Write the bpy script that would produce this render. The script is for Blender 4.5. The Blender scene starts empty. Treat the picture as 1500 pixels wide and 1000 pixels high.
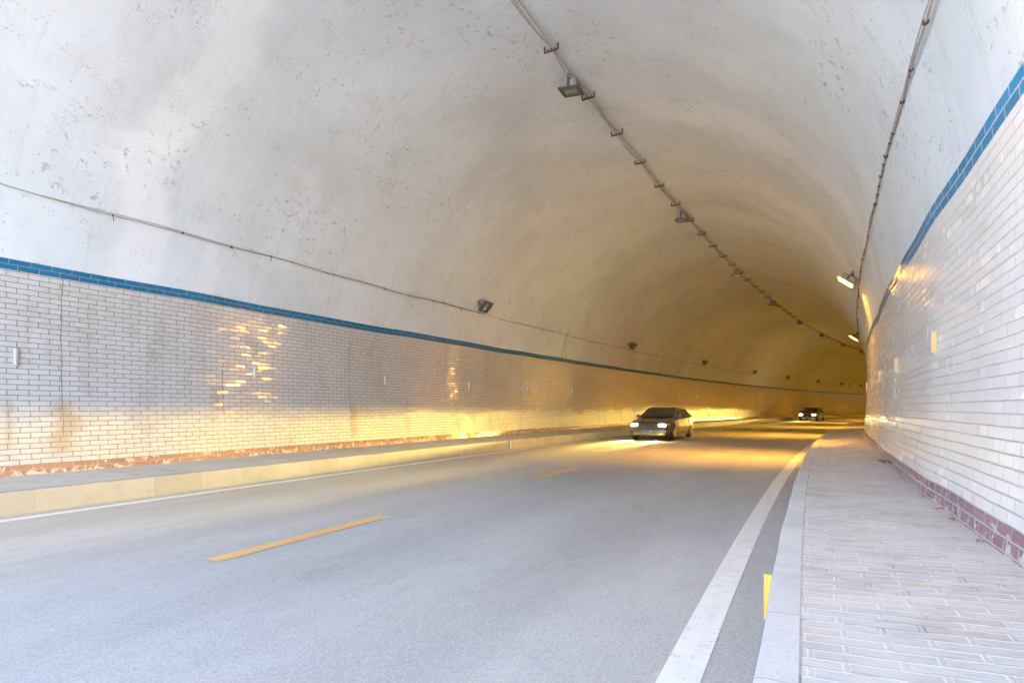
import bpy, bmesh, math, random
import numpy as np
from mathutils import Vector, Matrix, Euler

random.seed(7)
C = bpy.context.scene.collection
SC = bpy.context.scene

# ------------------------------------------------------------------ tunnel axis
H_CAM, FPX, Y0 = 1.4, 828.15, 596.7
PHI0 = math.radians(26.63)
DS = 0.05
SS = np.arange(-130, 420, DS)
KAP = np.where(SS < 0, 4.158e-3, np.where(SS < 100, 4.158e-3 - 3.86e-5*SS + 3.175e-7*SS**2, 4.158e-3-3.86e-3+3.175e-3))
I0 = int(np.argmin(np.abs(SS)))
PH = np.cumsum(KAP)*DS
PH += PHI0-PH[I0]
CX = np.cumsum(np.sin(PH))*DS
CY = np.cumsum(np.cos(PH))*DS
CX -= CX[I0]
CY -= CY[I0]


def phi(s): return float(np.interp(s, SS, PH))


def P(s, n, z):
    """s along the tunnel, n to the left of the camera's line, z up"""
    f = phi(s)
    return Vector((float(np.interp(s, SS, CX))-math.cos(f)*n, float(np.interp(s, SS, CY))+math.sin(f)*n, z))


def U(s, n): return s+n*(phi(s)-PHI0)      # arc length along an offset line


def frame(s, n, z):
    """matrix: X = along the tunnel, Y = to the left wall, Z up"""
    f = phi(s)
    m = Matrix(((math.sin(f), -math.cos(f), 0), (math.cos(f), math.sin(f), 0), (0, 0, 1))).to_4x4()
    m.translation = P(s, n, z)
    return m


CN, HA, ZS, HB = 4.9, 6.1, 2.8, 5.8       # centre line, half width, springing, rise


def off(z):
    t = min(max((z-ZS)/HB, 0), 1)
    if z > ZS:
        return HA*math.sqrt(max(1-t*t, 0))
    return HA-0.03*max(2.4-z, 0)**2


def wob(s, side):
    return (0.012*math.sin(s*0.61+side)+0.008*math.sin(s*1.37+2*side)+0.006*math.sin(s*2.9+side*3))*(1 if s < 60 else 1.2)


def wobz(s, side):
    return 0.008*math.sin(s*0.83+side*2)+0.006*math.sin(s*1.9+side)


S_IN, S_OUT = -3.0, 340.0


def srange(a, b):
    out = [a]
    while out[-1] < b:
        s = out[-1]
        out.append(s+(0.25 if s < 25 else 0.5 if s < 60 else 1.0))
    out[-1] = b
    return out


# ------------------------------------------------------------------ objects
def tag(o, label=None, cat=None, group=None, kind=None):
    if label: o['label'] = label
    if cat: o['category'] = cat
    if group: o['group'] = group
    if kind: o['kind'] = kind
    return o


def empty(name, mat=None):
    o = bpy.data.objects.new(name, None)
    C.objects.link(o)
    o.empty_display_size = 0.1
    if mat is not None: o.matrix_world = mat
    return o


def make(name, verts, faces, mat, parent=None, uvs=None, smooth=False):
    me = bpy.data.meshes.new(name)
    me.from_pydata([tuple(v) for v in verts], [], faces)
    if uvs is not None:
        l = me.uv_layers.new(name='UVMap')
        vi = np.zeros(len(me.loops), dtype=np.int32)
        me.loops.foreach_get('vertex_index', vi)
        l.data.foreach_set('uv', np.array(uvs, dtype=np.float32)[vi].ravel())
    if smooth: me.polygons.foreach_set('use_smooth', [True]*len(me.polygons))
    me.materials.append(mat)
    me.update()
    o = bpy.data.objects.new(name, me)
    C.objects.link(o)
    if parent is not None: o.parent = parent
    return o


class MB:
    """collects simple shapes, links them as one mesh"""
    def __init__(self): self.v = []; self.f = []
    def add(self, vs, fs):
        b = len(self.v)
        self.v += [Vector(x) for x in vs]
        self.f += [tuple(i+b for i in f) for f in fs]
    def box(self, lo, hi, m=None, top=1.0, bev=0.0):
        x0, y0, z0 = lo; x1, y1, z1 = hi
        bm = bmesh.new()
        r = bmesh.ops.create_cube(bm, size=1)
        for v in bm.verts:
            k = top if v.co.z > 0 else 1
            v.co = Vector(((x0+x1)/2+v.co.x*(x1-x0)*k, (y0+y1)/2+v.co.y*(y1-y0)*k, (z0+z1)/2+v.co.z*(z1-z0)))
        if bev > 0: bmesh.ops.bevel(bm, geom=bm.edges[:], offset=bev, segments=2, affect='EDGES', profile=0.6)
        self.bm(bm, m)
    def bm(self, bm, m=None):
        bm.verts.index_update()
        self.add([(m @ v.co) if m else v.co.copy() for v in bm.verts], [[v.index for v in f.verts] for f in bm.faces])
        bm.free()
    def tube(self, pts, r, n=6, cap=True):
        pts = [Vector(p) for p in pts]
        vs = []; fs = []
        up = Vector((0, 0, 1))
        for i, p in enumerate(pts):
            t = (pts[min(i+1, len(pts)-1)]-pts[max(i-1, 0)]).normalized()
            a = t.cross(up)
            if a.length < 0.1: a = t.cross(Vector((1, 0, 0)))
            a.normalize(); b = t.cross(a)
            rr = r[i] if isinstance(r, (list, tuple)) else r
            vs += [p+a*rr*math.cos(2*math.pi*k/n)+b*rr*math.sin(2*math.pi*k/n) for k in range(n)]
        for i in range(len(pts)-1):
            for k in range(n):
                fs.append((i*n+k, i*n+(k+1) % n, (i+1)*n+(k+1) % n, (i+1)*n+k))
        if cap:
            fs.append(tuple(range(n))[::-1]); fs.append(tuple((len(pts)-1)*n+k for k in range(n)))
        self.add(vs, fs)
    def build(self, name, mat, parent=None, smooth=False):
        o = make(name, self.v, self.f, mat, parent)
        bm = bmesh.new(); bm.from_mesh(o.data)
        bmesh.ops.recalc_face_normals(bm, faces=bm.faces[:]); bm.to_mesh(o.data); bm.free()
        if smooth:
            o.data.polygons.foreach_set('use_smooth', [True]*len(o.data.polygons))
            o.data.set_sharp_from_angle(angle=math.radians(40))
        return o


def copy_tree(o, parent=None):
    c = o.copy(); C.objects.link(c)
    c.parent = parent
    for ch in o.children:
        copy_tree(ch, c)
    return c


def sheet(name, slist, prof, mat, parent=None, nref=None, smooth=True, flip=False, vfun=None):
    """prof(s) -> list of (n, z, v)"""
    vs = []; uv = []; m = None
    for s in slist:
        row = prof(s); m = len(row)
        for (n, z, v) in row:
            vs.append(P(s, n, z)); uv.append((U(s, n if nref is None else nref), v))
    fs = []
    for i in range(len(slist)-1):
        for j in range(m-1):
            q = (i*m+j, (i+1)*m+j, (i+1)*m+j+1, i*m+j+1)
            fs.append(q[::-1] if flip else q)
    return make(name, vs, fs, mat, parent, uv, smooth)


# ------------------------------------------------------------------ node helpers
class NT:
    def __init__(self, name):
        self.m = bpy.data.materials.new(name); self.m.use_nodes = True
        self.t = self.m.node_tree; self.t.nodes.clear()
        self.out = self.t.nodes.new('ShaderNodeOutputMaterial')
    def n(self, typ, **kw):
        nd = self.t.nodes.new(typ)
        for k, v in kw.items(): setattr(nd, k, v)
        return nd
    def set(self, sock, v):
        if isinstance(v, bpy.types.NodeSocket): self.t.links.new(v, sock)
        elif v is not None: sock.default_value = v
    def math(self, op, a, b=None, c=None, clamp=False):
        nd = self.n('ShaderNodeMath', operation=op, use_clamp=clamp)
        for i, v in enumerate((a, b, c)): self.set(nd.inputs[i], v)
        return nd.outputs[0]
    def add(self, a, b): return self.math('ADD', a, b)
    def sub(self, a, b): return self.math('SUBTRACT', a, b)
    def mul(self, a, b, clamp=False): return self.math('MULTIPLY', a, b, clamp=clamp)
    def step(self, x, a, b, lo=0.0, hi=1.0):
        nd = self.n('ShaderNodeMapRange', interpolation_type='SMOOTHSTEP')
        self.set(nd.inputs[0], x); self.set(nd.inputs[1], a); self.set(nd.inputs[2], b); self.set(nd.inputs[3], lo); self.set(nd.inputs[4], hi)
        return nd.outputs[0]
    def uv(self):
        u = self.n('ShaderNodeUVMap', uv_map='UVMap')
        s = self.n('ShaderNodeSeparateXYZ'); self.set(s.inputs[0], u.outputs[0])
        return u.outputs[0], s.outputs[0], s.outputs[1]
    def vec(self, x, y, z=0.0):
        c = self.n('ShaderNodeCombineXYZ')
        for i, v in enumerate((x, y, z)): self.set(c.inputs[i], v)
        return c.outputs[0]
    def vmath(self, op, a, b=None, scale=None):
        nd = self.n('ShaderNodeVectorMath', operation=op)
        self.set(nd.inputs[0], a)
        if b is not None: self.set(nd.inputs[1], b)
        if scale is not None: self.set(nd.inputs[3], scale)
        return nd.outputs[0]
    def noise(self, v, scale, detail=3.0, rough=0.5, dist=0.0):
        nd = self.n('ShaderNodeTexNoise')
        self.set(nd.inputs['Vector'], v); self.set(nd.inputs['Scale'], scale); self.set(nd.inputs['Detail'], detail)
        self.set(nd.inputs['Roughness'], rough); self.set(nd.inputs['Distortion'], dist)
        return nd.outputs[0]
    def white(self, v):
        nd = self.n('ShaderNodeTexWhiteNoise', noise_dimensions='3D'); self.set(nd.inputs[0], v)
        return nd.outputs[0], nd.outputs[1]
    def vor(self, v, scale, feature='F1'):
        nd = self.n('ShaderNodeTexVoronoi', feature=feature); self.set(nd.inputs['Vector'], v); self.set(nd.inputs['Scale'], scale)
        return nd.outputs[0]
    def mix(self, f, a, b, blend='MIX'):
        nd = self.n('ShaderNodeMix', data_type='RGBA', blend_type=blend)
        self.set(nd.inputs[0], f); self.set(nd.inputs[6], a if not isinstance(a, tuple) else (*a, 1)); self.set(nd.inputs[7], b if not isinstance(b, tuple) else (*b, 1))
        return nd.outputs[2]
    def mixf(self, f, a, b):
        nd = self.n('ShaderNodeMix', data_type='FLOAT')
        self.set(nd.inputs[0], f); self.set(nd.inputs[2], a); self.set(nd.inputs[3], b)
        return nd.outputs[0]
    def bump(self, h, strength, dist, normal=None):
        nd = self.n('ShaderNodeBump'); self.set(nd.inputs['Strength'], strength); self.set(nd.inputs['Distance'], dist)
        self.set(nd.inputs['Height'], h); self.set(nd.inputs['Normal'], normal)
        return nd.outputs[0]
    def bsdf(self, color, rough, normal=None, metal=0.0, spec=0.5, **kw):
        b = self.n('ShaderNodeBsdfPrincipled')
        self.set(b.inputs['Base Color'], (*color, 1) if isinstance(color, tuple) else color)
        self.set(b.inputs['Roughness'], rough); self.set(b.inputs['Metallic'], metal); self.set(b.inputs['Specular IOR Level'], spec)
        self.set(b.inputs['Normal'], normal)
        for k, v in kw.items(): self.set(b.inputs[k], v)
        self.t.links.new(b.outputs[0], self.out.inputs[0])
        return self.m
    def combine(self, sep, k): return sep.outputs[k]


def tile_mat(name, col, mortar, w=0.28, h=0.084, joint=0.009, tilt=0.018, rough=(0.08, 0.24), var=0.09, smear=0.0, smearcol=(0.6, 0.58, 0.56),
             stains=(), v0=0.0, chips=0.0, grime=0.25, light_chips=None, film=0.0, lean=0.0):
    T = NT(name)
    uvv, u, v = T.uv()
    wv = T.noise(T.vec(u, v), 0.9, 2.0)
    v2 = T.add(T.sub(v, v0), T.mul(T.sub(wv, 0.5), 0.008))
    r = T.math('FLOOR', T.math('DIVIDE', v2, h))
    rj, _ = T.white(T.vec(r, 3.1, 0.7))
    uu = T.add(T.math('DIVIDE', u, w), T.add(T.mul(T.math('FLOORED_MODULO', r, 2.0), 0.5), T.mul(rj, 0.12)))
    c = T.math('FLOOR', uu)
    fx = T.math('FRACT', uu); fy = T.math('FRACT', T.math('DIVIDE', v2, h))
    rv, rc = T.white(T.vec(c, r, 1.3))
    rs = T.n('ShaderNodeSeparateXYZ'); T.set(rs.inputs[0], rc)
    dx = T.mul(T.math('MINIMUM', fx, T.sub(1.0, fx)), w)
    dy = T.mul(T.math('MINIMUM', fy, T.sub(1.0, fy)), h)
    d = T.math('MINIMUM', dx, dy)
    edge = T.add(joint/2, T.mul(T.sub(T.noise(T.vec(u, v), 25.0, 2.0), 0.5), 0.006))
    body = T.step(T.sub(d, edge), -0.0012, 0.0018)
    # tile colour
    lum = T.add(1.0-var/2, T.mul(rv, var))
    cc = T.mix(1.0, col, T.vec(lum, lum, lum), 'MULTIPLY')
    warm, cool = (1.0, 0.975, 0.94), (0.95, 0.98, 1.0)
    cc = T.mix(0.55, cc, T.mix(rs.outputs[0], warm, cool), 'MULTIPLY')
    # grime film that gathers in broad vertical runs
    g = T.noise(T.vec(T.mul(u, 1.2), T.mul(v, 0.35)), 1.6, 5.0, 0.6)
    g = T.mul(T.step(g, 0.48, 0.78), grime)
    cc = T.mix(g, cc, T.mix(1.0, cc, (0.62, 0.55, 0.46), 'MULTIPLY'))
    if smear > 0:
        sm = T.noise(T.vec(u, v, 2.0), 7.0, 5.0, 0.65)
        lowv = T.step(v2, 0.0, 0.2, 0.08, 0.0)
        sm = T.step(T.add(sm, lowv), 0.62-smear*0.1, 0.68-smear*0.1)
        cc = T.mix(T.mul(sm, 0.9), cc, smearcol)
    mort = T.mix(T.noise(T.vec(u, v), 4.0, 3.0), mortar, tuple(x*0.6 for x in mortar))
    cc = T.mix(body, mort, cc)
    if light_chips:
        ch = T.step(T.noise(T.vec(u, v, 9.0), 9.0, 4.0, 0.6), 0.66, 0.7)
        cc = T.mix(ch, cc, light_chips)
    # stains: (u0, width, vlo, vhi, strength, colour)
    for (su, sw, lo, hi, st, scol) in stains:
        wig = T.mul(T.sub(T.noise(T.vec(0.0, T.mul(v, 1.0), su), 3.0, 3.0), 0.5), sw*1.6+0.03)
        dd = T.math('ABSOLUTE', T.sub(T.add(u, wig), su))
        wid = T.add(sw*0.25, T.mul(T.noise(T.vec(u, v, su), 6.0, 4.0, 0.7), sw*1.6))
        k = T.step(dd, 0.0, wid, 1.0, 0.0)
        k = T.mul(k, T.mul(T.step(v, lo-0.2, lo+0.05), T.step(v, hi-0.05, hi+0.2, 1.0, 0.0)))
        cc = T.mix(T.mul(k, st), cc, scol)
    # normal: every tile sits a little crooked, faces slightly wavy
    geo = T.n('ShaderNodeNewGeometry')
    tv = T.vmath('SCALE', T.vmath('SUBTRACT', rc, (0.5, 0.5, 0.5)), scale=tilt*2)
    wn = T.n('ShaderNodeTexNoise'); T.set(wn.inputs['Vector'], T.vec(u, T.mul(v, 1.5))); wn.inputs['Scale'].default_value = 6.0; wn.inputs['Detail'].default_value = 2.0
    wv2 = T.vmath('SCALE', T.vmath('SUBTRACT', wn.outputs[1], (0.5, 0.5, 0.5)), scale=tilt*0.5)
    nn = T.vmath('NORMALIZE', T.vmath('ADD', geo.outputs['Normal'], T.vmath('ADD', T.vmath('ADD', tv, (0.0, 0.0, lean)), wv2)))
    hgt = T.step(T.sub(d, edge), -0.002, 0.006)
    nb = T.bump(hgt, 0.8, 0.003, nn)
    ro = T.mixf(body, 0.85, T.add(rough[0], T.mul(T.math('POWER', rs.outputs[1], 1.2), rough[1]-rough[0])))
    if film > 0:    # dull traffic film with a ragged upper edge, it takes the shine off the glaze
        fl = T.step(T.add(v, T.mul(T.sub(T.noise(T.vec(T.mul(u, 0.6), v, 4.0), 1.2, 4.0, 0.6), 0.5), 1.3)), film-0.25, film+0.25, 1.0, 0.0)
        ro = T.add(ro, T.mul(fl, 0.38))
    ro = T.add(ro, T.mul(g, 0.3))
    return T.bsdf(cc, ro, nb, spec=T.mixf(body, 0.2, 0.55))


def plaster_mat():
    T = NT('vault_plaster')
    uvv, u, v = T.uv()
    p = T.vec(u, v)
    big = T.noise(p, 0.35, 5.0, 0.6)
    mid = T.noise(p, 1.3, 4.0, 0.6)
    base = T.mix(T.step(big, 0.35, 0.7), (0.60, 0.645, 0.675), (0.535, 0.575, 0.605))
    base = T.mix(T.mul(T.step(mid, 0.55, 0.75), 0.35), base, (0.49, 0.495, 0.50))
    # trowel passes running round the ring
    ring = T.noise(T.vec(T.mul(u, 7.0), T.mul(v, 0.8)), 1.0, 5.0, 0.65)
    base = T.mix(T.step(ring, 0.52, 0.80, 0.0, 0.30), base, (0.34, 0.32, 0.305))
    # sooty streaks round the ring, in blotches
    blot = T.step(T.noise(T.vec(u, v, 5.0), 0.28, 4.0, 0.6), 0.44, 0.66)
    streak = T.step(T.noise(T.vec(T.mul(u, 16.0), T.mul(v, 2.2), 2.0), 1.0, 4.0, 0.7), 0.52, 0.74)
    base = T.mix(T.mul(T.mul(streak, blot), 0.3), base, (0.20, 0.175, 0.15))
    soot = T.step(T.noise(T.vec(T.mul(u, 0.5), T.mul(v, 0.25), 8.0), 1.0, 4.0, 0.6), 0.45, 0.75)
    base = T.mix(T.mul(soot, 0.28), base, (0.36, 0.34, 0.32))
    # whitewashed repair runs
    for (u0, w0, va, vb, st) in ((6.1, 0.45, -6.3, -2.6, 0.42), (5.9, 0.40, -9.2, -5.9, 0.5), (7.4, 0.2, -9.0, -7.4, 0.35), (13.5, 0.6, 1.0, 8.0, 0.5), (18.0, 0.8, 2.0, 8.0, 0.45)):
        wig = T.mul(T.sub(T.noise(T.vec(T.mul(u, 0.3), v, u0), 0.7, 4.0, 0.6), 0.5), 1.7)
        k = T.step(T.math('ABSOLUTE', T.sub(T.add(u, wig), u0)), w0*0.5, T.mul(w0*2.6, T.noise(T.vec(u, v, u0), 3.0, 5.0, 0.7)), 1.0, 0.0)
        k = T.mul(k, T.mul(T.step(v, va-0.3, va+0.3), T.step(v, vb-0.6, vb+0.3, 1.0, 0.0)))
        base = T.mix(T.mul(k, st), base, (0.73, 0.735, 0.75))
    # clusters of pock marks
    cl = T.step(T.noise(T.vec(u, v, 11.0), 1.7, 4.0, 0.6), 0.53, 0.66)
    pk = T.step(T.noise(T.vec(u, v, 3.0), 28.0, 4.0, 0.75), 0.54, 0.64)
    pock = T.mul(cl, pk)
    sp = T.step(T.noise(T.vec(u, v, 7.0), 16.0, 3.0, 0.6), 0.66, 0.72)
    spm = T.mul(sp, T.step(T.noise(T.vec(u, v, 17.0), 0.8, 2.0), 0.4, 0.6))
    sb = T.mul(T.step(T.noise(T.vec(u, v, 21.0), 8.5, 4.0, 0.68), 0.59, 0.66), T.step(T.noise(T.vec(u, v, 27.0), 0.55, 3.0, 0.6), 0.42, 0.62))
    dots = T.math('MAXIMUM', T.mul(sb, 0.62), T.math('MAXIMUM', T.mul(pock, 0.75), T.mul(spm, 0.85)))
    base = T.mix(dots, base, (0.23, 0.21, 0.20))
    # ring cracks and construction joints
    for (u0, va, vb, st) in ((24.2, -8.9, -7.2, 0.85), (29.6, -9.3, -8.0, 0.7), (38.0, -8.9, -6.0, 0.6), (41.8, -9.0, -7.6, 0.8), (46.3, -9.3, -8.2, 0.7), (58.0, -9.4, -8.3, 0.7),
                             (33.0, -9.0, 9.0, 0.45), (64.0, -9.0, 9.0, 0.6), (90.0, -9.0, 9.0, 0.6), (12.6, -9.0, -1.0, 0.10), (17.5, 1.0, 9.0, 0.3)):
        wig = T.mul(T.sub(T.noise(T.vec(0.0, v, u0), 1.2, 4.0, 0.6), 0.5), 0.35)
        k = T.step(T.math('ABSOLUTE', T.sub(T.add(u, wig), u0)), 0.012, 0.045, 1.0, 0.0)
        k = T.mul(k, T.mul(T.step(v, va-0.2, va+0.2), T.step(v, vb-0.2, vb+0.2, 1.0, 0.0)))
        base = T.mix(T.mul(k, st), base, (0.15, 0.12, 0.09))
    fine = T.noise(T.vec(u, v), 60.0, 3.0)
    h = T.add(T.mul(fine, 0.25), T.add(T.mul(mid, 0.8), T.sub(0.0, T.mul(dots, 0.8))))
    nb = T.bump(h, 0.5, 0.02)
    return T.bsdf(base, 0.72, nb, spec=0.25)


def asphalt_mat():
    T = NT('old_asphalt')
    uvv, u, v = T.uv()
    p = T.vec(u, v)
    g1 = T.noise(p, 170.0, 3.0, 0.75)
    g2 = T.vor(p, 90.0)
    big = T.noise(T.vec(T.mul(u, 0.25), v), 0.8, 4.0, 0.6)
    mid = T.noise(T.vec(T.mul(u, 0.5), v), 5.0, 4.0, 0.6)
    c = T.mix(T.step(big, 0.3, 0.7), ASPH[0], ASPH[1])
    c = T.mix(T.mul(T.step(mid, 0.4, 0.8), 0.25), c, ASPH[2])
    c = T.mix(T.step(g1, 0.46, 0.68, 0.0, 0.55), c, tuple(x*1.9 for x in ASPH[1]))
    c = T.mix(T.step(g1, 0.30, 0.48, 0.45, 0.0), c, tuple(x*0.45 for x in ASPH[0]))
    spot = T.step(T.noise(T.vec(T.mul(u, 0.5), v, 3.0), 2.6, 5.0, 0.65), 0.60, 0.74)
    c = T.mix(T.mul(spot, 0.3), c, tuple(x*0.5 for x in ASPH[0]))

    c = T.mix(T.step(g2, 0.0, 0.35, 0.35, 0.0), c, tuple(x*0.4 for x in ASPH[0]))
    # worn, polished wheel paths
    wp = None
    for n0 in (1.9, 3.7, 6.0, 7.8):
        k = T.step(T.math('ABSOLUTE', T.sub(v, n0)), 0.1, 0.6, 1.0, 0.0)
        wp = k if wp is None else T.math('MAXIMUM', wp, k)
    c = T.mix(T.mul(wp, 0.22), c, tuple(x*0.75 for x in ASPH[0]))
    g3 = T.noise(T.vec(u, v, 1.7), 62.0, 4.0, 0.8)
    c = T.mix(T.step(g3, 0.50, 0.66, 0.0, 0.32), c, tuple(x*1.7 for x in ASPH[1]))
    c = T.mix(T.step(g3, 0.34, 0.48, 0.32, 0.0), c, tuple(x*0.45 for x in ASPH[0]))
    h = T.add(T.mul(g1, 1.0), T.mul(g2, 0.8))
    nb = T.bump(h, 0.35, 0.004)
    ro = T.sub(T.add(0.68, T.mul(mid, 0.2)), T.mul(wp, 0.06))
    return T.bsdf(c, ro, nb, spec=0.35)


def paint_mat(name, col, under, wear=0.5):
    T = NT(name)
    uvv, u, v = T.uv()
    p = T.vec(u, v)
    w = T.noise(T.vec(T.mul(u, 1.0), v), 9.0, 6.0, 0.7)
    f = T.noise(p, 70.0, 3.0, 0.7)
    str_ = T.noise(T.vec(T.mul(u, 40.0), T.mul(v, 3.0)), 1.0, 3.0, 0.6)
    k = T.step(T.add(T.add(T.mul(w, 0.45), T.mul(f, 0.3)), T.mul(str_, 0.25)), 0.575-0.12*wear, 0.68-0.08*wear)
    c = T.mix(T.mul(k, 0.75), col, under)
    d = T.noise(T.vec(T.mul(u, 0.6), T.mul(v, 4.0)), 3.0, 4.0)
    c = T.mix(T.step(d, 0.4, 0.8, 0.0, 0.3), c, tuple(x*0.7 for x in col))
    return T.bsdf(c, 0.6, T.bump(f, 0.35, 0.003))


def paving_mat():
    T = NT('paving_brick')
    uvv, u, v = T.uv()
    h, w = 0.086, 0.30
    uj = T.add(u, T.mul(T.sub(T.noise(T.vec(u, v), 1.2, 2.0), 0.5), 0.02))
    r = T.math('FLOOR', T.math('DIVIDE', uj, h))
    rj, _ = T.white(T.vec(r, 9.0, 2.0))
    uu = T.add(T.math('DIVIDE', v, w), T.add(T.mul(T.math('FLOORED_MODULO', r, 2.0), 0.5), T.mul(rj, 0.16)))
    c = T.math('FLOOR', uu); fx = T.math('FRACT', uu); fy = T.math('FRACT', T.math('DIVIDE', uj, h))
    rv, rc = T.white(T.vec(c, r, 4.0))
    rs = T.n('ShaderNodeSeparateXYZ'); T.set(rs.inputs[0], rc)
    dx = T.mul(T.math('MINIMUM', fx, T.sub(1.0, fx)), w); dy = T.mul(T.math('MINIMUM', fy, T.sub(1.0, fy)), h)
    nz = T.mul(T.sub(T.noise(T.vec(u, v), 40.0, 3.0), 0.5), 0.007)
    ln = T.add(dx, T.mul(nz, 0.5))
    bx = T.sub(1.0, T.mul(T.mul(T.step(ln, 0.006, 0.009), T.step(ln, 0.013, 0.017, 1.0, 0.0)), 0.8))
    by = T.step(T.add(dy, nz), 0.002, 0.006)
    body = T.mul(bx, by)
    base = T.mix(rv, (0.37, 0.352, 0.325), (0.50, 0.48, 0.448))
    base = T.mix(T.mul(rs.outputs[1], 0.7), base, T.mix(rs.outputs[0], (0.46, 0.385, 0.345), (0.36, 0.38, 0.395)))
    sc = T.noise(T.vec(T.mul(u, 7.0), v), 9.0, 6.0, 0.75)
    base = T.mix(T.step(sc, 0.42, 0.70, 0.0, 0.7), base, (0.235, 0.228, 0.22))
    dust = T.noise(T.vec(u, v), 1.3, 5.0, 0.65)
    base = T.mix(T.step(dust, 0.42, 0.72, 0.0, 0.6), base, (0.50, 0.485, 0.465))
    jc = T.mix(T.step(T.noise(T.vec(u, v), 3.0, 3.0), 0.55, 0.62), (0.53, 0.51, 0.48), (0.26, 0.25, 0.23))
    moss = T.step(T.noise(T.vec(u, v, 3.0), 3.2, 4.0, 0.6), 0.60, 0.66)
    moss = T.mul(moss, T.step(v, -0.35, 0.0))
    jc = T.mix(T.mul(moss, 0.8), jc, (0.10, 0.17, 0.05))
    base = T.mix(body, jc, base)
    hb = T.add(T.mul(T.mul(T.step(dx, 0.003, 0.016), T.step(dy, 0.001, 0.010)), 1.0), T.add(T.mul(rs.outputs[2], 0.35), T.mul(T.noise(T.vec(u, v), 60.0, 3.0), 0.25)))
    return T.bsdf(base, 0.75, T.bump(hb, 0.6, 0.006), spec=0.4)


def concrete_mat(name, a, b, length, grime=0.3):
    """kerb stones: joints every `length` metres along u"""
    T = NT(name)
    uvv, u, v = T.uv()
    uu = T.math('DIVIDE', u, length)
    fx = T.math('FRACT', uu)
    rv, _ = T.white(T.vec(T.math('FLOOR', uu), 1.0, 6.0))
    dx = T.mul(T.math('MINIMUM', fx, T.sub(1.0, fx)), length)
    body = T.step(T.add(dx, T.mul(T.sub(T.noise(T.vec(u, v), 30.0, 3.0), 0.5), 0.006)), 0.001, 0.0045)
    big = T.noise(T.vec(u, v), 2.5, 5.0, 0.6)
    fine = T.noise(T.vec(u, v), 45.0, 4.0, 0.7)
    c = T.mix(rv, a, b)
    c = T.mix(T.step(big, 0.45, 0.75, 0.0, grime), c, tuple(x*0.55 for x in a))
    c = T.mix(T.step(fine, 0.48, 0.7, 0.0, 0.4), c, tuple(x*0.6 for x in a))
    c = T.mix(body, (0.27, 0.265, 0.25), c)
    return T.bsdf(c, 0.8, T.bump(T.add(T.mul(fine, 0.3), body), 0.5, 0.004), spec=0.35)


def simple(name, col, rough=0.5, metal=0.0, var=0.15, scale=12.0, spec=0.5, dirt=(0.1, 0.08, 0.06), **kw):
    T = NT(name)
    tc = T.n('ShaderNodeTexCoord')
    nz = T.noise(tc.outputs['Object'], scale, 4.0, 0.6)
    c = T.mix(T.step(nz, 0.45, 0.8, 0.0, var), col, dirt)
    return T.bsdf(c, T.add(rough, T.mul(T.sub(nz, 0.5), 0.15)), T.bump(nz, 0.1, 0.003), metal=metal, spec=spec, **kw)


def emit(name, col, strength):
    T = NT(name)
    e = T.n('ShaderNodeEmission'); e.inputs[0].default_value = (*col, 1); e.inputs[1].default_value = strength
    T.t.links.new(e.outputs[0], T.out.inputs[0])
    return T.m


# ------------------------------------------------------------------ tuning
ASPH = ((0.285, 0.278, 0.264), (0.35, 0.342, 0.326), (0.215, 0.209, 0.20))
LAMP_COL, LAMP_STR, LAMP_W = (1.0, 0.45, 0.035), 14.5, 10.5
HEAD_COL, HEAD_W = (1.0, 0.68, 0.13), 18.0
SKY_STR, SUN_STR = 0.15, 5.0
EXPOSURE = 4.8

BROWN = (0.12, 0.075, 0.045)
M = {}
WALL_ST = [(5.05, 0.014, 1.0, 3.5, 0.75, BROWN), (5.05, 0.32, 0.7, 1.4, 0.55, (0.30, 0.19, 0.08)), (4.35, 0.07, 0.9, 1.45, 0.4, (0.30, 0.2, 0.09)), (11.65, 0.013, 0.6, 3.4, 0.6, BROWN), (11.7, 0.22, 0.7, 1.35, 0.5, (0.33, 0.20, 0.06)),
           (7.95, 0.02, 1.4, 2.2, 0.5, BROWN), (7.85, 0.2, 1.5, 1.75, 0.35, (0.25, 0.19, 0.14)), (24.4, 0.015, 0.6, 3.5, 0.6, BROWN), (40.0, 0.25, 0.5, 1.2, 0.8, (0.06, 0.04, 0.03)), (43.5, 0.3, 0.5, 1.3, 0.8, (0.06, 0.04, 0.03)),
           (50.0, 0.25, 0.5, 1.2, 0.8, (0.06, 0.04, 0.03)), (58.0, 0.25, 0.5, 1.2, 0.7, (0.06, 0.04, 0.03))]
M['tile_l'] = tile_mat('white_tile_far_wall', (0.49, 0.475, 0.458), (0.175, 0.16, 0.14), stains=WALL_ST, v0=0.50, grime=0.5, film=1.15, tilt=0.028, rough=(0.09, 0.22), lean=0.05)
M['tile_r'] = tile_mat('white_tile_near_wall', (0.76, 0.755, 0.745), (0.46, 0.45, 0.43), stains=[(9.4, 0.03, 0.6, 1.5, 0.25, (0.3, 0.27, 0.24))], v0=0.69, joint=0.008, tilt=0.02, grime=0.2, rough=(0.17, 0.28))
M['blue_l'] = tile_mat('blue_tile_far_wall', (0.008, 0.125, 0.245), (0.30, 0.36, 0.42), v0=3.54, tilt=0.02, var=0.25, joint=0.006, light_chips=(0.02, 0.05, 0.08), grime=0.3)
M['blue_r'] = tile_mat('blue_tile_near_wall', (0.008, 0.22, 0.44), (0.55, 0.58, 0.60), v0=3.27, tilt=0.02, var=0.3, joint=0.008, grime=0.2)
M['base_l'] = tile_mat('brown_tile_base', (0.36, 0.20, 0.13), (0.40, 0.36, 0.32), v0=0.332, var=0.3, smear=0.45, smearcol=(0.55, 0.48, 0.40), joint=0.01, grime=0.3)
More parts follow.
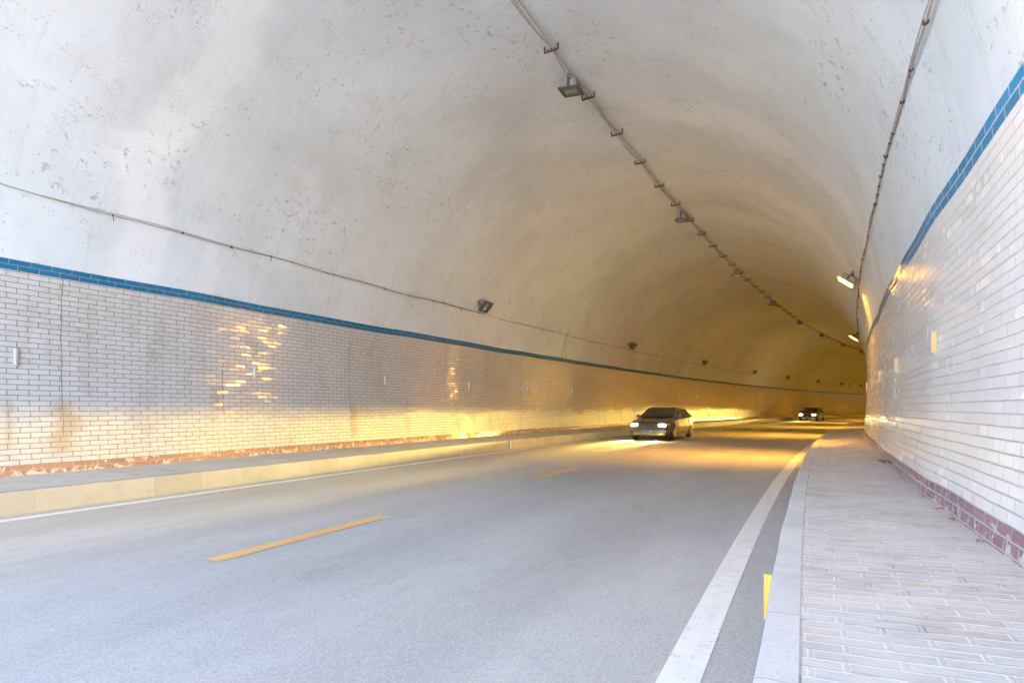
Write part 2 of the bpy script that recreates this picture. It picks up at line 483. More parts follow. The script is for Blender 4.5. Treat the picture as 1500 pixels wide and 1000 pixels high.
M['base_r'] = tile_mat('plum_tile_base', (0.27, 0.13, 0.16), (0.52, 0.48, 0.50), v0=0.522, var=0.35, smear=0.15, smearcol=(0.58, 0.54, 0.55), joint=0.012, grime=0.3)
M['plaster'] = plaster_mat()
M['asphalt'] = asphalt_mat()
M['white_paint'] = paint_mat('white_road_paint', (0.62, 0.61, 0.58), (0.25, 0.245, 0.24), 0.5)
M['yellow_paint'] = paint_mat('yellow_road_paint', (0.62, 0.36, 0.12), (0.25, 0.22, 0.17), 0.4)
M['paving'] = paving_mat()
M['kerb_r'] = concrete_mat('pale_kerb_stone', (0.42, 0.418, 0.41), (0.50, 0.495, 0.487), 0.72)
M['kerb_l'] = concrete_mat('grey_kerb_stone', (0.30, 0.29, 0.275), (0.37, 0.36, 0.34), 0.78)
M['walk_l'] = concrete_mat('dusty_concrete', (0.44, 0.42, 0.38), (0.50, 0.48, 0.44), 0.78, 0.4)
M['joint'] = simple('joint_dirt', (0.33, 0.32, 0.295), 0.9, var=0.95, dirt=(0.09, 0.13, 0.05), scale=2.5)
M['steel'] = simple('grey_galvanised', (0.42, 0.42, 0.41), 0.5, 0.3, 0.4, 20.0)
M['alu'] = simple('cast_housing', (0.25, 0.245, 0.235), 0.5, 0.3, 0.4, 15.0)
M['dark'] = simple('dark_frame', (0.03, 0.028, 0.026), 0.5, 0.0, 0.2)
M['rust'] = simple('rusty_steel', (0.09, 0.05, 0.035), 0.8, 0.1, 0.5, 30.0)
M['glass'] = simple('lamp_glass_unlit', (0.12, 0.15, 0.14), 0.08, 0.0, 0.15, 6.0, spec=0.7)
M['refl'] = simple('lamp_mirror', (0.55, 0.6, 0.57), 0.25, 0.8, 0.2, 6.0)
M['lit_body'] = simple('lamp_body_brown', (0.34, 0.27, 0.17), 0.5, 0.0, 0.3)
M['lit'] = emit('sodium_lens', LAMP_COL, LAMP_STR)
M['glow_rim'] = emit('sodium_lens_rim', (1.0, 0.40, 0.05), 0.09)  # dim amber emission added round the lens, stands in for its orange glow
M['lit_pale'] = emit('pale_lens', (1.0, 0.72, 0.5), 6.0)
M['wire'] = simple('dusty_wire', (0.30, 0.26, 0.22), 0.7, 0.0, 0.5, 4.0)
M['wire2'] = simple('pale_wire', (0.40, 0.36, 0.33), 0.7, 0.0, 0.9, 5.0)
M['silver'] = simple('silver_reflector', (0.62, 0.66, 0.70), 0.3, 0.2, 0.1)
M['amber'] = simple('amber_reflector', (0.58, 0.36, 0.10), 0.35, 0.0, 0.3)
M['yplate'] = simple('yellow_plate', (0.75, 0.46, 0.06), 0.45, 0.0, 0.1)
M['wplate'] = simple('white_plate', (0.75, 0.78, 0.80), 0.4, 0.0, 0.1)
M['leaf'] = simple('dry_leaf', (0.28, 0.13, 0.06), 0.8, 0.0, 0.4)
M['weed'] = simple('weed_green', (0.12, 0.20, 0.04), 0.7, 0.0, 0.3)
M['hill'] = simple('hill_scrub', (0.07, 0.085, 0.04), 0.95, 0.0, 0.6, 0.4)
M['portal'] = simple('portal_stone', (0.42, 0.40, 0.37), 0.85, 0.0, 0.4, 0.8)
M['ground'] = simple('outside_ground', (0.38, 0.365, 0.34), 0.9, 0.0, 0.5, 0.3)

# ------------------------------------------------------------------ setting
SL = srange(-60, S_OUT+30)
STUN = srange(S_IN, S_OUT)
KR, KW, ZR = 0.145, 0.145, 0.455         # near kerb: road face, width, height
KL, ZL = 9.13, 0.305

ground = make('ground', [(-900, -900, -0.06), (900, -900, -0.06), (900, 900, -0.06), (-900, 900, -0.06)], [(0, 1, 2, 3)], M['ground'])
tag(ground, kind='structure')

road = sheet('road', SL, lambda s: [(KR-0.05, 0, KR-0.05)]+[(n, 0.02*math.sin(math.pi*(n-KR)/(KL-KR))*0, n) for n in (2.5, 4.8, 7.0)]+[(KL+0.05, 0, KL+0.05)], M['asphalt'], nref=4.8)
tag(road, kind='structure')
sheet('edge_line', SL, lambda s: [(0.452, 0.004, 0.452), (0.655, 0.004, 0.655)], M['white_paint'], road)
sheet('edge_line', SL, lambda s: [(8.67, 0.004, 8.67), (8.86, 0.004, 8.86)], M['white_paint'], road)
k = -8
while 3.32+6.64*k < S_OUT:
    a = 3.32+6.64*k
    sheet('centre_dash', [a+i*0.233 for i in range(11)], lambda s: [(4.70, 0.004, 4.70), (4.89, 0.004, 4.89)], M['yellow_paint'], road)
    k += 1


def bevel_prof(pts):
    v = 0; out = []
    for i, (n, z) in enumerate(pts):
        if i: v += math.hypot(n-pts[i-1][0], z-pts[i-1][1])
        out.append((n, z, v))
    return out


def kw(s): return 0.004*math.sin(s*1.7)+0.003*math.sin(s*4.1)


# near pavement
pv = empty('pavement'); tag(pv, kind='structure')
sheet('paving', SL, lambda s: [(-1.12+0.02*i/1-0.0, ZR+0.05*(1-i/6.0), 0) if False else ((KR-KW-0.004)+(-1.16-(KR-KW-0.004))*i/6.0, ZR+0.055*i/6.0, (KR-KW-0.004)+(-1.16-(KR-KW-0.004))*i/6.0) for i in range(7)], M['paving'], pv, nref=-0.5, smooth=True)
sheet('kerb', SL, lambda s: bevel_prof([(KR+0.006, -0.02), (KR+kw(s), ZR-0.02), (KR-0.006+kw(s), ZR-0.006), (KR-0.02+kw(s), ZR), (KR-KW, ZR+0.002)]), M['kerb_r'], pv, nref=0, smooth=False)
sheet('kerb_joint', SL, lambda s: [(KR-KW+0.001, ZR+0.0005, 0), (KR-KW-0.009+0.003*math.sin(s*7), ZR+0.0006, 0.02)], M['joint'], pv, nref=0)
# far pavement
pv2 = empty('pavement'); tag(pv2, kind='structure')
sheet('paving', SL, lambda s: [(KL+0.15, ZL, KL+0.15), (10.0, ZL+0.01, 10.0), (10.95, ZL+0.03, 10.95)], M['walk_l'], pv2, nref=10)
sheet('kerb', SL, lambda s: bevel_prof([(KL-0.008, -0.02), (KL+kw(s), ZL-0.02), (KL+0.006+kw(s), ZL-0.006), (KL+0.02+kw(s), ZL), (KL+0.151, ZL+0.003)]), M['kerb_l'], pv2, nref=9, smooth=False)

# tunnel
tunnel = empty('tunnel', Matrix.Identity(4))
tag(tunnel, 'curved road tunnel with pale plaster vault over white tiled walls', 'tunnel')
thL = math.asin((3.60-ZS)/HB); thR = math.pi-math.asin((3.33-ZS)/HB)
TH = [thL+(thR-thL)*i/84 for i in range(85)]
ARC = [0.0]
for i in range(1, 85):
    a, b = TH[i-1], TH[i]
    ARC.append(ARC[-1]+math.hypot(HA*(math.cos(a)-math.cos(b)), HB*(math.sin(b)-math.sin(a))))
mid = ARC[42]


def vault_prof(s):
    out = []
    for i, t in enumerate(TH):
        k = 1-(0.003*math.sin(s*0.7+t*5)+0.002*math.sin(s*1.9-t*9))*min(1, i/12, (84-i)/12)
        e = wob(s, 1)*max(0, 1-i/8)+wob(s, 2)*max(0, 1-(84-i)/8)
        dz = wobz(s, 1)*max(0, 1-i/6)+wobz(s, 2)*max(0, 1-(84-i)/6)
        out.append((CN+HA*math.cos(t)*k+e, ZS+HB*math.sin(t)*k+dz, ARC[i]-mid))
    return out


sheet('vault', STUN, vault_prof, M['plaster'], tunnel, nref=CN, flip=True)
PROUD = 0.018


def wall_prof(side, zs, z0, z1):
    sg = 1 if side == 1 else -1
    def f(s):
        out = []
        for i in range(zs+1):
            z = z0+(z1-z0)*i/zs
            zz = z+wobz(s, side)*max(0, (z-2.0)/1.7)
            out.append((CN+sg*(off(z)-PROUD)+wob(s, side), zz, z))
        return out
    return f


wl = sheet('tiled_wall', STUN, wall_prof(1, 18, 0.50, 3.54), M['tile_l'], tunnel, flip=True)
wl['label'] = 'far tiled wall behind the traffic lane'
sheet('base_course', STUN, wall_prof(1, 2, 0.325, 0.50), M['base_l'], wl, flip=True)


def cap(side, z):
    sg = 1 if side == 1 else -1
    def f(s):
        n = CN+sg*(off(z)-PROUD)+wob(s, side); zz = z+wobz(s, side)*max(0, (z-2.0)/1.7)
        return [(n, zz, z-0.001), (n+sg*(PROUD+0.03), zz+0.004, z+0.02)]
    return f


def band(side, z0, z1):
    a = wall_prof(side, 3, z0, z1); b = cap(side, z1)
    return lambda s: a(s)+b(s)[1:]


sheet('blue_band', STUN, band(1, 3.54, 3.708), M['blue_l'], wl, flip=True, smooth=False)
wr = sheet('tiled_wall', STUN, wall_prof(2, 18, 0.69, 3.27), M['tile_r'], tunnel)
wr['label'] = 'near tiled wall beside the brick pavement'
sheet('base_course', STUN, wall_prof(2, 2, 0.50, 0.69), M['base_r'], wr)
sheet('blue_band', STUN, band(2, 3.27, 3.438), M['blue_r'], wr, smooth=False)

# hill over the tunnel with a stone portal face at each end
hv = []; hf = []
inner = [(CN+6.22, -0.05), (CN+6.22, 2.8)]+[(CN+6.22*math.cos(math.pi*i/24), 2.8+5.95*math.sin(math.pi*i/24)) for i in range(1, 24)]+[(CN-6.22, 2.8), (CN-6.22, -0.05)]
m = len(inner)
outer = []
for i in range(m):
    a = math.pi*i/(m-1)
    outer.append((CN+60*math.cos(a), -0.05+20*math.sin(a)**0.7 if 0 < i < m-1 else -0.05))
hs = [S_IN]+srange(2, S_OUT-2)[::8]+[S_OUT]
for s in hs:
    for j, (n, z) in enumerate(outer):
        k = 1+0.06*math.sin(s*0.2+j)+0.04*math.sin(s*0.51+j*2.3)
        hv.append(P(s, CN+(n-CN)*k, max(z*k, -0.05)))
for i in range(len(hs)-1):
    for j in range(m-1):
        hf.append((i*m+j, i*m+j+1, (i+1)*m+j+1, (i+1)*m+j))
hill = make('hillside', hv, hf, M['hill'], smooth=True); tag(hill, kind='structure')
for (s, nm) in ((S_IN, 'portal_face'), (S_OUT, 'portal_face')):
    b = 0 if s == S_IN else (len(hs)-1)*m
    vs = hv[b:b+m]+[P(s, n, z) for n, z in inner]+[P(s, CN+(n-CN)*0.955, 2.8+(z-2.8)*0.955 if z > 2.8 else z) for n, z in inner]
    fs = [(j, j+1, m+j+1, m+j) for j in range(m-1)]+[(m+j, m+j+1, 2*m+j+1, 2*m+j) for j in range(m-1)]
    make(nm, vs, fs, M['portal'], hill)

# ------------------------------------------------------------------ cables
def knots(mb, p, r):
    bm = bmesh.new(); bmesh.ops.create_icosphere(bm, subdivisions=1, radius=r)
    mb.bm(bm, Matrix.Translation(p))


def wall_cable(side, z, label, mat, step, dbl):
    sg = 1 if side == 1 else -1
    mb = MB()
    rnd = random.Random(side)
    ss = np.arange(S_IN+0.1, S_OUT-1, step)
    for q in range(dbl):
        pts = []
        for s in ss:
            zz = z+0.016*math.sin(s*0.9+q*0.4)+0.012*math.sin(s*2.3+q*0.6)+rnd.uniform(-0.006, 0.006)+q*0.024*(0.7+0.4*math.sin(s*1.3))
            pts.append(P(s, CN+sg*(off(zz)-0.03-0.004*q), zz))
        mb.tube(pts, (0.011 if side == 2 else 0.0085) if q == 0 else 0.006, 5)
    nf = len(mb.f)
    s = S_IN+0.4
    while s < 70:
        zz = z+0.016*math.sin(s*0.9)+0.012*math.sin(s*2.3)+0.004
        p = P(s, CN+sg*(off(zz)-0.028), zz)
        knots(mb, p, rnd.uniform(0.016, 0.032))
        if rnd.random() < 0.4:
            mb.tube([p, P(s+rnd.uniform(-.05, .05), CN+sg*(off(zz)-0.035), zz-rnd.uniform(0.05, 0.12))], 0.006, 4)
        s += rnd.uniform(0.25, 0.9) if side == 2 else rnd.uniform(0.5, 1.6)
    o = mb.build('cable', mat)
    o.data.materials.append(M['rust'])
    mi = np.zeros(len(o.data.polygons), dtype=np.int32); mi[nf:] = 1
    o.data.polygons.foreach_set('material_index', mi)
    return tag(o, label, 'cable', 'electric cables strung along the tunnel')


wall_cable(1, 4.74, 'thin dusty cable along the plaster above the far wall blue band', M['wire'], 0.35, 2)
wall_cable(2, 4.56, 'knotted pale cable along the plaster above the near wall', M['wire2'], 0.25, 2)

# crown bundle on brackets
BR = [8.3]+[10.2+1.95*i for i in range(44)]
NB = 4.55
mb = MB()
for q, dn in enumerate((-0.05, -0.01, 0.03)):
    pts = []
    prev = S_IN+0.2
    marks = [S_IN+0.2, 2.4, 4.4, 6.3]+BR+[96.5+2*i for i in range(20)]
    for a, b in zip(marks[:-1], marks[1:]):
        for i in range(5):
            t = i/5
            sag = (0.025+0.02*((q*7+int(a*3)) % 3))*4*t*(1-t)
            pts.append(P(a+(b-a)*t, NB+dn+0.022*math.sin(a*2+q*2+t*3), 8.6-0.075-sag+0.012*q))
    mb.tube(pts, 0.013, 5)
o = mb.build('cable', M['wire2'])
tag(o, 'sagging bundle of wires hung along the crown of the vault', 'cable', 'electric cables strung along the tunnel')

ORD = ['nearest', 'second', 'third', 'fourth', 'fifth', 'sixth', 'seventh', 'eighth', 'ninth', 'tenth', 'eleventh', 'twelfth', 'thirteenth', 'fourteenth', 'fifteenth', 'sixteenth',
       'seventeenth', 'eighteenth', 'nineteenth', 'twentieth', 'twenty-first', 'twenty-second', 'twenty-third', 'twenty-fourth', 'twenty-fifth']


def bracket_mesh(mb):
    mb.box((-0.02, -0.15, -0.125), (0.02, 0.15, -0.10))
    mb.box((-0.018, 0.135, -0.10), (0.018, 0.158, 0.0))
    mb.box((-0.018, -0.158, -0.10), (0.018, -0.135, 0.045))
    mb.box((-0.018, -0.20, 0.02), (0.018, -0.158, 0.045))
    for y in (-0.07, 0.0, 0.07):
        mb.box((-0.014, y-0.012, -0.10), (0.014, y+0.012, -0.07))


FLOOD_S = [11.45, 21.2, 31.3, 41.6, 52.1, 62.2, 73.0, 83.5]
proto = None
for i, s in enumerate(BR):
    if s < 9 or s > 92: continue
    if proto is None:
        mbb = MB(); bracket_mesh(mbb); o = mbb.build('cable_bracket', M['rust']); proto = o
    else:
        o = proto.copy(); C.objects.link(o)
    o.matrix_world = frame(s, NB, 8.585)
    k = sum(1 for f in FLOOD_S if f < s)
    j = sum(1 for q in BR if 9 < q <= s and (k == 0 or q > FLOOD_S[k-1]))
    if k == 0: lab = 'rusty cable bracket on the vault crown, short of the nearest crown floodlight'
    else: lab = 'rusty cable bracket, %s beyond the %s crown floodlight' % ('next' if j == 1 else ORD[j-1], ORD[k-1])
    tag(o, lab, 'bracket', 'rusty brackets carrying the crown wires')

# ------------------------------------------------------------------ floodlights
def flood(lit, wx=0.46, wy=0.40):
    """lens looks along -Z, mount above"""
    r = empty('floodlight')
    h = MB()
    bm = bmesh.new(); bmesh.ops.create_cube(bm, size=1)
    for v in bm.verts:
        k = 0.74 if v.co.z > 0 else 1.0
        v.co = Vector((v.co.x*wx*0.94*k, v.co.y*wy*0.94*k, (0.085+v.co.z*0.15) if lit else (0.125+v.co.z*0.24)))
    bmesh.ops.bevel(bm, geom=bm.edges[:], offset=0.02, segments=3, affect='EDGES')
    h.bm(bm)
    for i in (() if lit else range(-3, 4)):
        x = i*wx*0.11
        h.box((x-0.006, -wy*0.36, 0.12), (x+0.006, wy*0.36, 0.265), top=0.75)
    h.build('housing', M['lit_body'] if lit else M['alu'], r, True)
    f = MB()
    t = 0.035
    f.box((-wx/2-0.01, -wy/2-0.01, -0.02), (wx/2+0.01, -wy/2+t, 0.025))
    f.box((-wx/2-0.01, wy/2-t, -0.02), (wx/2+0.01, wy/2+0.01, 0.025))
    f.box((-wx/2-0.01, -wy/2+t, -0.019), (-wx/2+t, wy/2-t, 0.024))
    f.box((wx/2-t, -wy/2+t, -0.019), (wx/2+0.01, wy/2-t, 0.024))
    fr = f.build('frame', M['lit_body'] if lit else M['dark'], r)
    if lit:
        q = MB(); a, b = wx/2-t+0.002, wy/2-t+0.002
        q.box((-a, -b, -0.004), (a, b, 0.003)); q.build('lens_glow_rim', M['glow_rim'], r); t += 0.032
    g = MB(); a, b = wx/2-t+0.002, wy/2-t+0.002
    g.box((-a, -b, -0.006), (a, b, 0.004))
    g.build('lens', M['lit'] if lit else M['glass'], r)
    if not lit:
        q = MB()
        q.box((-0.05, -b*0.8, -0.0085), (0.05, b*0.8, -0.0065)); q.box((a*0.55, -b*0.85, -0.0085), (a*0.62, b*0.85, -0.0065)); q.box((-a*0.62, -b*0.85, -0.0085), (-a*0.55, b*0.85, -0.0065))
        q.build('reflector', M['refl'], r)
    if lit:
        al = bpy.data.lights.new('flood_beam', 'AREA'); al.shape = 'RECTANGLE'; al.size = 2*a; al.size_y = 2*b
        al.energy = LAMP_W; al.color = LAMP_COL; al.spread = math.radians(84)
        ao = bpy.data.objects.new('flood_beam', al); C.objects.link(ao); ao.parent = r; ao.location = (0, 0, -0.022)
    y = MB()
    for sx in (-1, 1):
        y.box((sx*(wx/2+0.012)-0.006, -0.02, 0.03), (sx*(wx/2+0.012)+0.006, 0.02, 0.26))
    y.box((-wx/2-0.018, -0.02, 0.26), (wx/2+0.018, 0.02, 0.273))
    y.box((-0.03, -0.03, 0.273), (0.03, 0.03, 0.32))
    y.build('yoke', M['dark'], r)
    return r


crown = flood(False, 0.45, 0.42)
for i, s in enumerate(FLOOD_S):
    o = crown if i == 0 else copy_tree(crown)
    o.matrix_world = frame(s, NB+0.12, 8.325) @ Euler((math.radians(4), math.radians(-6+3*(i % 3)), math.radians(5))).to_matrix().to_4x4()
    tag(o, 'unlit grey floodlight on the crown wires, %s from the camera' % ('nearest' if i == 0 else ORD[i]), 'floodlight', 'unlit floodlights along the crown')


def tilt_frame(s, n, z, side, ang):
    f = frame(s, n, z)
    return f @ Matrix.Rotation(math.radians(ang if side == 1 else -ang), 4, 'X')


# lens axis -Z turned towards the middle of the road
wallf = flood(False, 0.50, 0.40)
LS = [2.3, 16.7, 31.3, 45.5, 60.4, 73.0, 86.3, 97.8, 107.5]
first = True
for i, s in enumerate(LS):
    if i == 0: continue
    o = wallf if first else copy_tree(wallf)
    first = False
    zc = 4.93
    o.matrix_world = tilt_frame(s, CN+off(zc)-0.28, zc, 1, -45)
    tag(o, 'dark unlit floodlight on the far wall cable, %s from the camera' % ORD[i-1], 'floodlight', 'unlit floodlights along the far wall')
litf = flood(True, 0.54, 0.50)
pale = None
RS = [3.6, 17.3, 31.4, 45.4, 59.5, 73.5, 87.5, 101.5, 115.5, 129.5, 143.5, 157.5, 171.5, 185.5]
names = ['lit floodlight just beyond the top right corner, above the blue band', 'lit amber floodlight, the largest glowing one above the near wall', 'lit amber floodlight, second glowing one above the near wall', 'lit amber floodlight, smallest glowing one close to the bend']
for i, s in enumerate(RS):
    o = copy_tree(litf) if i == 0 else litf if i == 1 else copy_tree(litf)
    zc = 4.70
    o.matrix_world = tilt_frame(s, CN-off(zc)+0.27, zc, 2, -38)
    if i == 0:
        for ch in list(o.children):
            if ch.type == 'LIGHT': bpy.data.objects.remove(ch)
            elif ch.name.startswith('lens') and 'rim' not in ch.name: pale = ch
    tag(o, names[i] if i < 4 else 'lit floodlight hidden beyond the bend above the near wall', 'floodlight', 'lit floodlights along the near wall')

pale.data = pale.data.copy(); pale.data.materials[0] = M['lit_pale']

# ------------------------------------------------------------------ wall reflectors
def reflector(face):
    r = empty('wall_reflector')
    b = MB(); b.box((-0.012, -0.048, -0.127), (0.012, 0.0, 0.127), bev=0.003); b.box((-0.02, -0.012, -0.14), (0.035, 0.0, 0.14)); b.box((-0.006, -0.03, -0.15), (0.014, -0.004, -0.125))
    b.build('housing', M['steel'], r)
    f = MB(); f.box((-0.026, -0.044, -0.12), (-0.0125, -0.004, 0.12), bev=0.003); f.build('reflector_face', face, r)
    return r


pr = reflector(M['silver'])
for i in range(18):
    s = 4.25+4.12*i
    o = pr if i == 0 else copy_tree(pr)
    o.matrix_world = frame(s, CN+off(2.2)-PROUD+wob(s, 1)-0.002, 2.2)
    tag(o, 'upright silver reflector on the far tiled wall, %s from the left edge' % ('first' if i == 0 else ORD[i]), 'reflector', 'silver reflectors along the far wall')
pr = reflector(M['amber'])
for i in range(6):
    s = 7.0+3.38*i
    o = pr if i == 0 else copy_tree(pr)
    m2 = frame(s, CN-off(2.05)+PROUD+wob(s, 2)+0.002, 2.05)
    o.matrix_world = m2 @ Matrix.Scale(-1, 4, (0, 1, 0)) if False else m2 @ Matrix(((1, 0, 0, 0), (0, -1, 0, 0), (0, 0, 0.82, 0), (0, 0, 0, 1)))
    tag(o, 'yellow upright reflector on the near white tiled wall, %s from the right edge' % ('first' if i == 0 else ORD[i]), 'reflector', 'yellow reflectors along the near wall')

for (s, n, sg, mt, lab) in ((3.52, KR, 1, 'yplate', 'yellow reflector plate bolted to the near kerb face'), (16.4, KL, -1, 'wplate', 'small white reflector plate on the far kerb face')):
    r = empty('kerb_reflector', frame(s, n, 0.0))
    p_ = MB(); top = ZR if sg == 1 else ZL
    p_.box((-0.004, min(0, sg*0.042), top-0.26), (0.004, max(0, sg*0.042), top-0.002), bev=0.0015)
    p_.build('plate', M[mt], r)
    b_ = MB()
    bm = bmesh.new(); bmesh.ops.create_cone(bm, cap_ends=True, segments=12, radius1=0.007, radius2=0.005, depth=0.006)
    b_.bm(bm, Matrix.Translation((-0.007, sg*0.026, top-0.026)) @ Matrix.Rotation(-math.pi/2, 4, 'Y'))
    b_.build('bolt', M['steel'], r)
    tag(r, lab, 'reflector')

mb = MB()
mb.tube([P(102.3, CN+off(4.75)-0.05, 4.75), P(102.2, CN+off(5.1)-0.1, 5.1), P(102.1, CN+off(5.4)-0.12, 5.45), P(102.4, CN+off(5.4)-0.6, 5.62), P(102.6, CN+off(5.4)-1.0, 5.35)], 0.05, 6)
tag(mb.build('wire_hook', M['dark']), 'bent dark wire hook standing above the far wall cable near the bend', 'hook')

# ------------------------------------------------------------------ litter along the near wall
rnd = random.Random(3)
def leaf_mesh():
    vs = []; fs = []
    for i in range(6):
        t = i/5; w = 0.016*math.sin(math.pi*min(t*1.05, 1))**0.8+0.0008; x = t*0.06-0.03
        c = 0.012*math.sin(t*3)
        vs += [(x, -w, c+0.008), (x, 0, c), (x, w, c+0.007)]
    for i in range(5):
        for j in range(2): fs.append((i*3+j, i*3+j+1, (i+1)*3+j+1, (i+1)*3+j))
    return vs, fs
lv, lf = leaf_mesh(); lp = None
where = ['close to the right edge', 'under the purple base tiles', 'beside the chipped purple tile', 'further along the purple base', 'near the green weed', 'beyond the green weed']
for i, s in enumerate((4.75, 5.6, 6.1, 6.9, 8.6, 12.2)):
    if lp is None: o = lp = make('dead_leaf', lv, lf, M['leaf'], smooth=True)
    else: o = lp.copy(); C.objects.link(o)
    o.matrix_world = frame(s, CN-off(0.55)+PROUD+0.035, ZR+0.054) @ Euler((rnd.uniform(-.3, .3), rnd.uniform(-.2, .2), rnd.uniform(0, 6))).to_matrix().to_4x4()
    tag(o, 'dry brown leaf on the brick pavement ' + where[i], 'leaf', 'dry leaves along the near wall')
mb = MB()
for i in range(26):
    a = rnd.uniform(0, 6.28); l = rnd.uniform(0.03, 0.085); x, y = rnd.uniform(-.12, .12), rnd.uniform(-0.01, .05)
    d = Vector((math.cos(a), abs(math.sin(a)), 0)); p0 = Vector((x, y, 0)); p1 = p0+d*l*0.5+Vector((0, 0, l*0.55)); p2 = p0+d*l+Vector((0, 0, l*0.45)); w = Vector((-d.y, d.x, 0))*0.009
    mb.add([p0, p1-w, p2, p1+w], [(0, 1, 2), (0, 2, 3)])
o = mb.build('weed', M['weed']); o.matrix_world = frame(11.0, CN-off(0.55)+PROUD+0.01, ZR+0.05)
tag(o, 'small green weed growing at the foot of the near wall', 'weed')

# ------------------------------------------------------------------ cars
M['car_paint'] = simple('dark_car_paint', (0.075, 0.062, 0.045), 0.25, 0.0, 0.12, 1.5, **{'Coat Weight': 0.8, 'Coat Roughness': 0.05})
M['car_glass'] = simple('car_glass', (0.015, 0.018, 0.02), 0.05, 0.0, 0.05, spec=0.7)
M['tyre'] = simple('tyre_rubber', (0.02, 0.02, 0.02), 0.85, 0.0, 0.3)
M['chrome'] = simple('chrome', (0.6, 0.6, 0.6), 0.2, 0.9, 0.1)
M['headlens'] = emit('headlamp_lens', (1.0, 0.78, 0.42), 8.0)
M['bumper'] = simple('grille_black', (0.02, 0.02, 0.02), 0.5)
M['platem'] = simple('number_plate', (0.05, 0.12, 0.40), 0.4)


def interp(tab, x):
    xs = [t[0] for t in tab]
    return [float(np.interp(x, xs, [t[k] for t in tab])) for k in range(1, len(tab[0]))]


